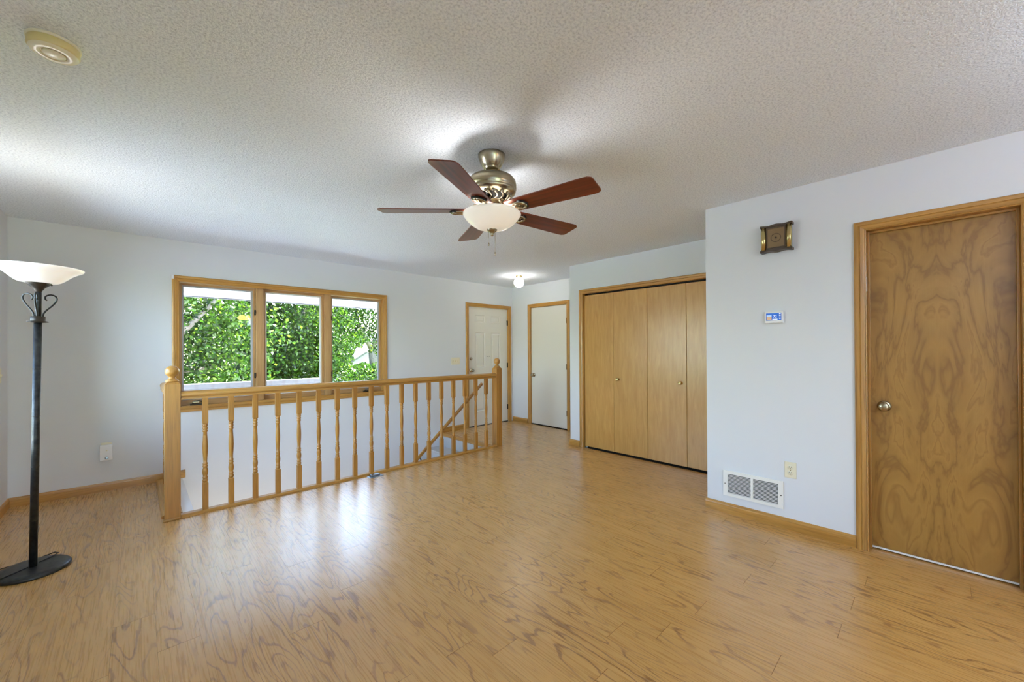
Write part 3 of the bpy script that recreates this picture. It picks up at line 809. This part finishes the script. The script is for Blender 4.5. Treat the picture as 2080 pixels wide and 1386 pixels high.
# ------------------------------------------------------------------ entry globe light
gl = thing('globe_ceiling_light', 'small lit clear-white globe light with brass base near the entry', 'ceiling light', (4.275, 4.37, C))
MB().lathe([(.050, -.0005), (.052, -.006), (.046, -.014), (.036, -.022), (.036, -.040)], 32).build('fixture_base', 'brass', gl)
pg = []
for k in range(17):
    a = PI / 2 - .47 - (PI - .47) * k / 16; pg.append((max(.0005, .076 * math.cos(a)), -.106 + .076 * math.sin(a)))
MB().lathe(pg, 40, cap=False).build('globe', 'globe', gl)
for k in range(3): MB().tube([(.034 * math.cos(k * 2.1), .034 * math.sin(k * 2.1), -.034), (.044 * math.cos(k * 2.1), .044 * math.sin(k * 2.1), -.034)], .003, 6).build('thumb_screw', 'brass', gl)

# ------------------------------------------------------------------ dining-end lights behind the camera (panels and linear box added as fill)
M['fill_diffuser'] = emit('fill_panel_emission', (200, 225, 255), 2.6)
M['pendant_glass'] = emit('lit_pendant_glass', (255, 196, 120), 14)
for k, (y, lb) in enumerate(((-.75, 'flat fill light panel added nearer the living room'), (-2.3, 'flat fill light panel added nearer the patio glazing'))):
    dl = thing('fill_panel', lb, 'ceiling light', (.05, y, C), group='added fill panels at the dining end')  # fill panels added out of view, hung low to light the ceiling too
    for yy in (-.5, .5): MB().lathe([(.004, -.0005), (.004, -.30)], 8).build('hanging_wire', 'steel', dl, loc=(0, yy, 0))
    MB().box(-.28, .28, -.60, .60, -.345, -.30).build('fill_diffuser', 'fill_diffuser', dl, .006)
M['linear_fill'] = emit('linear_fill_emission', (206, 228, 255), 7)
lp = thing('fill_linear_box', 'long white box added at the dining end as fill light', 'pendant light', (2.27, -1.35, C))  # fill box added out of view to lift the ceiling and front wall
for yy in (-.5, .5): MB().lathe([(.004, -.0005), (.004, -.32)], 8).build('hanging_wire', 'steel', lp, loc=(0, yy, 0))
MB().box(-.10, .10, -.65, .65, -.44, -.32).build('fill_diffuser', 'linear_fill', lp, .01)
pn = thing('pendant_light', 'warm glass pendant light over the dining table spot', 'pendant light', (2.0, -1.3, C))
MB().lathe([(.06, -.0005), (.06, -.02), (.0005, -.025)], 24).build('canopy', 'antique', pn)
MB().lathe([(.005, -.02), (.005, -.20)], 8).build('stem', 'antique', pn)
MB().lathe([(.03, -.20), (.10, -.22), (.15, -.27), (.155, -.30), (.12, -.33), (.0005, -.34)], 32).build('glass_shade', 'pendant_glass', pn)

# ------------------------------------------------------------------ smoke detector
sd = thing('smoke_detector', 'round yellowed smoke detector on the ceiling above the lamp', 'smoke detector', (-.222, 2.212, C))
MB().lathe([(.068, -.0005), (.070, -.003), (.070, -.009), (.066, -.011)], 40).build('mount_ring', 'almond', sd)
MB().lathe([(.064, -.010), (.067, -.012), (.067, -.034), (.063, -.040), (.056, -.042), (.0005, -.042)], 40).build('body', 'ivory', sd)
MB().lathe([(.0635, -.0395), (.058, -.0445), (.038, -.0465), (.034, -.0435)], 40, cap=False).build('cover_ring', 'almond', sd)
MB().lathe([(.030, -.042), (.030, -.0465), (.026, -.0485), (.0005, -.049)], 32).build('test_button', 'almond', sd)

# ------------------------------------------------------------------ brown-door wall: chime, thermostat, vent, outlet
ch = thing('door_chime', 'dark brown door chime box with brass tubes on the wall', 'door chime', (X0, .772, 2.095))
MB().box(-.050, -.0005, -.088, .088, -.085, .085).build('body', 'chimebody', ch, .003)
for s in (1, -1):
    n = 14; poly = []
    for k in range(n + 1):
        t = -1 + 2 * k / n; poly.append((t * .098, s * (.095 + .0035 * math.cos(t * 6.3))))
    poly = poly + [(.098, s * .082), (-.098, s * .082)]
    MB().extrude(poly, 'x', -.060, -.001).build('scalloped_cap', 'chimebody', ch)
for s in (-1, 1):
    MB().lathe([(.017, -.081), (.017, .081)], 20).build('brass_tube', 'brass', ch, loc=(-.046, s * .078, 0))
MB().box(-.054, -.050, -.058, .058, -.073, .073).build('panel', 'chimepanel', ch, .001)
b = MB()
for lg in frame_legs(-.052, .052, -.067, .067, lambda a, b_, t: (-.054 - t, a, b_), [(0, 0), (0, .002), (.004, .002), (.004, 0)], True): b.add(lg.v, lg.f)
b.build('panel_border', 'chimebody', ch)
b = MB(); b.lathe([(.006, 0), (.006, -.002), (.0005, -.0025)], 16, 'x')
pts = [(-.0008, .030 * math.cos(a), .030 * math.sin(a)) for a in np.linspace(.6, 6.6, 24)]
b.tube(pts, .0014, 6); b.build('emblem', 'chimebody', ch, loc=(-.054, 0, 0))

th = thing('thermostat', 'white thermostat with a lit blue touchscreen', 'thermostat', (X0, .796, 1.525))
MB().box(-.024, -.0005, -.0575, .0575, -.0435, .0435).build('body', 'plastic', th, .004)
MB().box(-.0252, -.024, -.047, .048, -.024, .030).build('screen', 'screen_blue', th)
MB().box(-.0258, -.0252, .013, .044, -.020, .016).build('picture', 'screen_tan', th)
MB().box(-.0261, -.0258, .013, .044, .004, .016).build('picture_sky', 'screen_sky', th)
def text(s, size, mat, parent, loc, name):
    cu = bpy.data.curves.new(name, 'FONT'); cu.body = s; cu.size = size; cu.align_x = 'CENTER'; cu.align_y = 'CENTER'; cu.extrude = .0002
    tmp = bpy.data.objects.new('tmp', cu); COL.objects.link(tmp)
    me = bpy.data.meshes.new_from_object(tmp.evaluated_get(bpy.context.evaluated_depsgraph_get()))
    bpy.data.objects.remove(tmp); me.materials.clear(); me.materials.append(M[mat])
    o = bpy.data.objects.new(name, me); COL.objects.link(o); o.parent = parent
    o.matrix_local = Matrix.Translation(loc) @ Matrix.Rotation(-PI / 2, 4, 'Z') @ Matrix.Rotation(PI / 2, 4, 'X')
    return o
text('72', .024, 'screen_white', th, (-.0256, -.008, .004), 'temperature_reading')
MB().box(-.0256, -.0252, -.024, .008, -.019, -.014).build('status_bar', 'screen_white', th)
for k in range(4): MB().box(-.0256, -.0252, -.043, -.034, .020 - k * .0115, .025 - k * .0115).build('screen_icon', 'screen_white', th)

vt = thing('return_air_vent', 'white louvred return air grille low on the wall', 'vent', (X0, .951, .237))
VW, VH = .202, .099
b = MB()
for a in cells(-VW, VW, -VH, VH, [(-.170, -.008, -.076, .074), (.008, .170, -.076, .074)]): b.box(-.010, -.0005, a[0], a[1], a[2], a[3])
b.build('frame', 'white', vt)
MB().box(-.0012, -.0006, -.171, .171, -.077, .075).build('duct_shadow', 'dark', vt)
slat = MB().add([(-.0095, -.081, -.0030), (-.0095, .081, -.0030), (-.0060, .081, -.0005), (-.0060, -.081, -.0005), (-.0095, -.081, -.0012), (-.0095, .081, -.0012), (-.0060, .081, .0008), (-.0060, -.081, .0008)],
                 [(0, 1, 2, 3), (7, 6, 5, 4), (0, 4, 5, 1), (1, 5, 6, 2), (2, 6, 7, 3), (3, 7, 4, 0)]).mesh('louvre_slat')
slat.materials.append(M['white'])
for c in (-.089, .089):
    for k in range(15):
        o = bpy.data.objects.new('louvre_slat', slat); COL.objects.link(o); o.parent = vt; o.location = (0, c, -.070 + k * .0098)
for s in (-1, 1): MB().lathe([(.004, -.010), (.004, -.0115), (.0005, -.012)], 12, 'x').build('screw', 'bronze', vt, loc=(0, s * .188, -.004))

def outlet(name, label, loc, rot, mat='almond'):
    o = thing(name, label, 'outlet', loc, (0, 0, rot))
    MB().extrude([(-.035, 0), (.035, 0), (.035, .057), (-.035, .057)], 'x', -.005, -.0005) if False else None
    MB().box(-.006, -.0005, -.0355, .0355, -.057, .057).build('cover_plate', mat, o, .0025)
    for s in (-1, 1):
        r = MB().lathe([(.0165, 0), (.0165, -.0085), (.015, -.0095), (.0005, -.0095)], 20, 'x').build('receptacle', 'almond', o, loc=(0, 0, s * .0195))
        for dy in (-.006, .006): MB().box(-.0100, -.0094, dy - .0012, dy + .0012, -.001, .008).build('slot', 'dark', r)
        MB().lathe([(.0028, -.0094), (.0028, -.0100)], 10, 'x').build('slot', 'dark', r, loc=(0, 0, -.0075))
    MB().lathe([(.003, -.006), (.003, -.0075)], 10, 'x').build('screw', 'nickel', o)
    return o
outlet('wall_outlet', 'almond duplex outlet above the return air vent', (X0, .706, .428), 0)

# window wall: three-gang switch, plug-in device
sw = thing('light_switch', 'almond three-gang light switch beside the entry door', 'light switch', (3.745, W, 1.122))
MB().box(-.083, .083, -.006, -.0005, -.057, .057).build('cover_plate', 'almond', sw, .0025)
for k in (-1, 0, 1):
    MB().box(k * .046 - .0055, k * .046 + .0055, -.0075, -.006, -.013, .013).build('toggle_slot', 'ivory', sw)
    MB().add([(k * .046 - .004, -.006, -.006), (k * .046 + .004, -.006, -.006), (k * .046 + .004, -.006, .008), (k * .046 - .004, -.006, .008), (k * .046 - .003, -.018, .005), (k * .046 + .003, -.018, .005), (k * .046 + .003, -.016, .011), (k * .046 - .003, -.016, .011)],
             [(0, 1, 5, 4), (1, 2, 6, 5), (2, 3, 7, 6), (3, 0, 4, 7), (4, 5, 6, 7), (3, 2, 1, 0)]).build('toggle', 'almond', sw)
op = outlet('wall_outlet', 'almond outlet mostly hidden by the plug-in device', (-.212, W, .395), PI / 2)
pd = thing('plug_in_device', 'white plug-in device on the outlet left of the railing', 'plug-in device', (-.212, W - .0105, .368))
MB().box(-.042, .042, -.040, 0, -.076, .066).build('body', 'plastic', pd, .005)
MB().lathe([(.012, -.040), (.012, -.0425), (.009, -.043), (.0005, -.043)], 20, 'y').build('sensor_lens', 'steel', pd, loc=(.004, 0, -.052))
MB().lathe([(.006, -.040), (.006, -.0412), (.0005, -.0412)], 16, 'y').build('indicator', 'almond', pd, loc=(.004, 0, .018))
ls = thing('light_switch', 'almond light switch on the side wall behind the lamp', 'light switch', (XL, 5.03, 1.115))
MB().box(.0005, .006, -.036, .036, -.058, .058).build('cover_plate', 'almond', ls, .0025)
MB().box(.006, .016, -.004, .004, -.004, .012).build('toggle', 'almond', ls, .001)

# floor register by the railing base
fr = thing('floor_register', 'small grey metal floor register against the railing base', 'floor register', (1.79, 3.965, 0))
MB().add([(-.075, -.045, .0005), (.075, -.045, .0005), (.075, .048, .0005), (-.075, .048, .0005), (-.068, -.040, .005), (.068, -.040, .005), (.068, .046, .005), (-.068, .046, .005)],
         [(3, 2, 1, 0), (4, 5, 6, 7), (0, 1, 5, 4), (1, 2, 6, 5), (2, 3, 7, 6), (3, 0, 4, 7)]).build('flange', 'steel', fr)
MB().box(-.045, .045, -.012, .040, .005, .019).build('deflector', 'steel', fr, .003)

# ------------------------------------------------------------------ outside
g = MB()
for a in cells(-60, 60, -60, 17, [(XL - .15, X2 + .4, YB - .15, W + .14)]): g.box(a[0], a[1], a[2], a[3], -.40, -.28)
g.add([(-60, 17, -.28), (60, 17, -.28), (60, 27, -2.7), (-60, 27, -2.7), (60, 90, -2.7), (-60, 90, -2.7)], [(0, 1, 2, 3), (3, 2, 4, 5)])
tag(g.build('ground_lawn', 'grass'), 'green lawn around the house', 'lawn', kind='structure')
tag(MB().box(XL - .15, 9, W + .16, W + 4.0, -.279, -.262).build('ground_bounce_apron', 'concrete'), 'pale concrete apron added in front of the window for bounce light', 'driveway', kind='structure')  # unseen apron, whitened to bounce sunlight up to the ceiling
tag(MB().box(XL - .15, 8, YB - 5.0, YB - .16, -.279, -.262).build('ground_patio', 'concrete'), 'pale concrete patio behind the house', 'patio', kind='structure')

tag(MB().box(-16, XL - .16, -12, 15, -.279, -.262).build('ground_side_bounce', 'sidebounce'), 'grey concrete strip added beside the house for neutral bounce light', 'driveway', kind='structure')  # added over the lawn to keep bounced light from turning green

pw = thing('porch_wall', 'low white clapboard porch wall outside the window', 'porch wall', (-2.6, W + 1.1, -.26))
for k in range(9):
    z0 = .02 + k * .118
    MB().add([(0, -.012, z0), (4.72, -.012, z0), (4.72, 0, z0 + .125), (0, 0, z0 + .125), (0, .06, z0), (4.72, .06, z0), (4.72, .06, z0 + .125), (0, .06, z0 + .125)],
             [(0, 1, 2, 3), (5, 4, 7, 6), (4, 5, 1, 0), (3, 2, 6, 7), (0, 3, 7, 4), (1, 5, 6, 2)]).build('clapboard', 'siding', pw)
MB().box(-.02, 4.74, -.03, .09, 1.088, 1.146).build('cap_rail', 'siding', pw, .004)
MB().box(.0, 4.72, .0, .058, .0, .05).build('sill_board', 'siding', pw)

def tree(label, x, y, ground, crown, nclust, nleaf, leafsize, branches, trunk_r, sd, gap=None, ymax=99, ymin=0):
    """crown: list of ellipsoids (cx,cy,cz,rx,ry,rz)"""
    r = np.random.default_rng(sd)
    t = thing('leafy_tree', label, 'tree', (x, y, ground), group=None)
    base = np.array([x, y, ground])
    vol = np.array([e[3] * e[4] * e[5] for e in crown]); pick = r.choice(len(crown), nclust, p=vol / vol.sum())
    E_ = np.array(crown)[pick]
    d = r.normal(size=(nclust, 3)); d /= np.linalg.norm(d, axis=1)[:, None]
    rad = r.random(nclust) ** .45
    cen = E_[:, :3] + d * E_[:, 3:] * rad[:, None]
    cl = r.integers(0, nclust, nleaf)
    pos = cen[cl] + r.normal(size=(nleaf, 3)) * .23
    keep = (pos[:, 1] > max(ymin, W + 2.2)) & (pos[:, 1] < ymax) & (pos[:, 2] > ground + .35)
    if gap is not None:
        u, v = proj(pos); jit = .75 + .5 * r.random(nleaf)
        for q in gap: keep &= ~((((u - q[0]) / q[2]) ** 2 + ((v - q[1]) / q[3]) ** 2) < jit)
    pos = pos[keep]; n = len(pos)
    ax = r.normal(size=(n, 3)); ax[:, 2] -= .6; ax /= np.linalg.norm(ax, axis=1)[:, None]
    up = r.normal(size=(n, 3)) * .6; up[:, 2] += 1.0
    sd_ = np.cross(ax, up); sd_ /= np.linalg.norm(sd_, axis=1)[:, None] + 1e-9
    nm = np.cross(sd_, ax)
    s = leafsize * (.65 + .7 * r.random(n))[:, None]
    L = pos - base
    v = np.stack([L - ax * s * .5, L + sd_ * s * .36 + nm * s * .10, L + ax * s * .55, L - sd_ * s * .36 + nm * s * .10], 1).reshape(-1, 3)
    me = bpy.data.meshes.new('foliage'); me.vertices.add(4 * n); me.vertices.foreach_set('co', v.ravel().astype(np.float32))
    me.loops.add(4 * n); me.loops.foreach_set('vertex_index', np.arange(4 * n, dtype=np.int32))
    me.polygons.add(n); me.polygons.foreach_set('loop_start', np.arange(0, 4 * n, 4, dtype=np.int32)); me.polygons.foreach_set('loop_total', np.full(n, 4, dtype=np.int32))
    me.update(calc_edges=True); me.materials.append(M['leaf'])
    fo = bpy.data.objects.new('foliage', me); COL.objects.link(fo); fo.parent = t; fo['kind'] = 'stuff'
    top = branches[0][0]
    MB().tube([(0, 0, -.05), ((top[0] - x) * .3, (top[1] - y) * .3, (top[2] - ground) * .5), Vector(top) - Vector(base)], [trunk_r * 1.3, trunk_r, trunk_r * .8], 12).build('trunk', 'bark', t)
    for br in branches:
        p = [Vector(q) - Vector(base) for q in br]; k = len(p)
        MB().tube(p, [trunk_r * .5 * (1 - .75 * i / (k - 1)) for i in range(k)], 8).build('branch', 'bark', t)
    return t

GAP = [(733, 722, 17, 17), (750, 728, 17, 12), (745, 704, 9, 9), (722, 736, 10, 6)]
yb = 9.6
p1, p2, p3 = on(350, 692, 1, yb), on(392, 655, 1, yb), on(432, 616, 1, yb)
tree('broad leafy tree with a grey slanting branch outside the left pane', -.9, 9.9, -.28,
     [(-.6, 9.7, 2.2, 2.6, 1.1, 2.3), (.9, 9.9, 1.4, 1.5, .9, 1.6), (-2.6, 9.8, 2.0, 1.6, 1.0, 2.0)], 640, 36000, .076,
     [[(-.7, 9.8, .75), tuple(p1), tuple(p2), tuple(p3), (p3.x + .5, yb - .1, p3.z + .7)], [(-.7, 9.8, .9), (-1.3, 9.8, 2.2), (-1.9, 9.6, 3.4)], [(-.7, 9.8, .7), (.3, 9.9, .85), (1.5, 10.0, 1.05)]], .16, 11, GAP, 11.45)
tree('dense leafy tree with bright green leaves behind the middle pane', 3.0, 12.9, -.28,
     [(2.8, 12.8, 2.5, 2.3, 1.0, 2.4), (4.0, 13.0, 1.0, 1.9, .9, 1.3), (2.5, 12.7, .8, 1.8, .9, 1.0)], 760, 42000, .080,
     [[(3.0, 12.9, 1.0), (2.6, 12.7, 1.9), (2.0, 12.5, 2.6)], [(3.0, 12.9, 1.2), (3.6, 12.9, 2.4), (4.0, 13.0, 3.4)], [(3.0, 12.9, .8), (2.5, 12.4, 1.15), (1.9, 12.2, 1.45)]], .15, 12, GAP, 14.2, 11.5)
tree('darker leafy tree framing the white house behind the right pane', 7.2, 15.9, -.28,
     [(6.6, 15.8, 3.2, 2.7, 1.0, 2.5), (7.2, 15.9, .5, 2.4, 1.0, 1.0), (5.4, 15.6, 1.7, 1.0, .9, 1.5)], 640, 34000, .088,
     [[(7.0, 15.8, 1.3), (6.3, 15.5, 2.4), (5.8, 15.4, 3.3)], [(7.0, 15.8, 1.3), (7.6, 15.8, 2.6), (8.2, 15.8, 3.6)]], .18, 13, GAP, 17.2, 14.3)
tree('tall far tree filling the gaps behind the nearer trees', 1.0, 20.5, -1.1,
     [(-2.0, 20.3, 3.2, 4.0, 1.4, 3.6), (4.6, 20.6, 3.0, 3.4, 1.4, 3.4)], 520, 22000, .16,
     [[(.9, 20.4, 1.6), (-2.0, 20.4, 3.6), (-2.6, 20.4, 5.2)], [(.9, 20.4, 1.4), (2.5, 20.4, 2.8), (4.6, 20.5, 3.8)]], .25, 14, GAP, 30, 17.5)

# neighbour's house down the slope
hx, hy, hz = 13.6, 31.0, -2.7
nh = thing('neighbour_house', 'white sided house with grey roof seen through the trees', 'house', (hx, hy, hz))
MB().box(-1.4, 6.0, 0, 8, 0, 3.2).build('walls', 'housesiding', nh)
MB().add([(-1.4, -.02, 3.2), (6.0, -.02, 3.2), (2.3, -.02, 5.4), (-1.4, 8.02, 3.2), (6.0, 8.02, 3.2), (2.3, 8.02, 5.4)], [(0, 1, 2), (5, 4, 3)]).build('gable', 'housesiding', nh)
b = MB()
b.extrude([(-1.8, 2.95), (2.3, 5.45), (6.4, 2.95), (6.4, 3.1), (2.3, 5.62), (-1.8, 3.1)], 'y', -.3, 8.3); b.build('roof', 'houseroof', nh)
MB().box(-1.9, -1.75, -.3, 8.3, 2.93, 3.1).build('gutter', 'housesiding', nh)
f = MB().box(.2, 1.4, -.03, .02, 1.2, 2.4).build('window', 'whitevinyl', nh); MB().box(.3, 1.3, -.04, -.03, 1.3, 2.3).build('pane', 'dark', f)

# sampling portals for daylight at the glazed openings
for (nm, p, sx, sz, rot) in (('front_portal', (1.414, W + .13, 1.377), 2.2, 1.29, (-PI / 2, 0, 0)), ('back_portal', (.15, YB - .12, 1.06), 1.2, 2.12, (PI / 2, 0, 0)),
                             ('side_portal', (XL - .13, 3.775, 1.335), 1.47, 2.15, (0, -PI / 2, 0))):
    d = bpy.data.lights.new(nm, 'AREA'); d.shape = 'RECTANGLE'; d.size = sx; d.size_y = sz; d.cycles.is_portal = True
    o = bpy.data.objects.new(nm, d); COL.objects.link(o); o.location = p; o.rotation_euler = rot
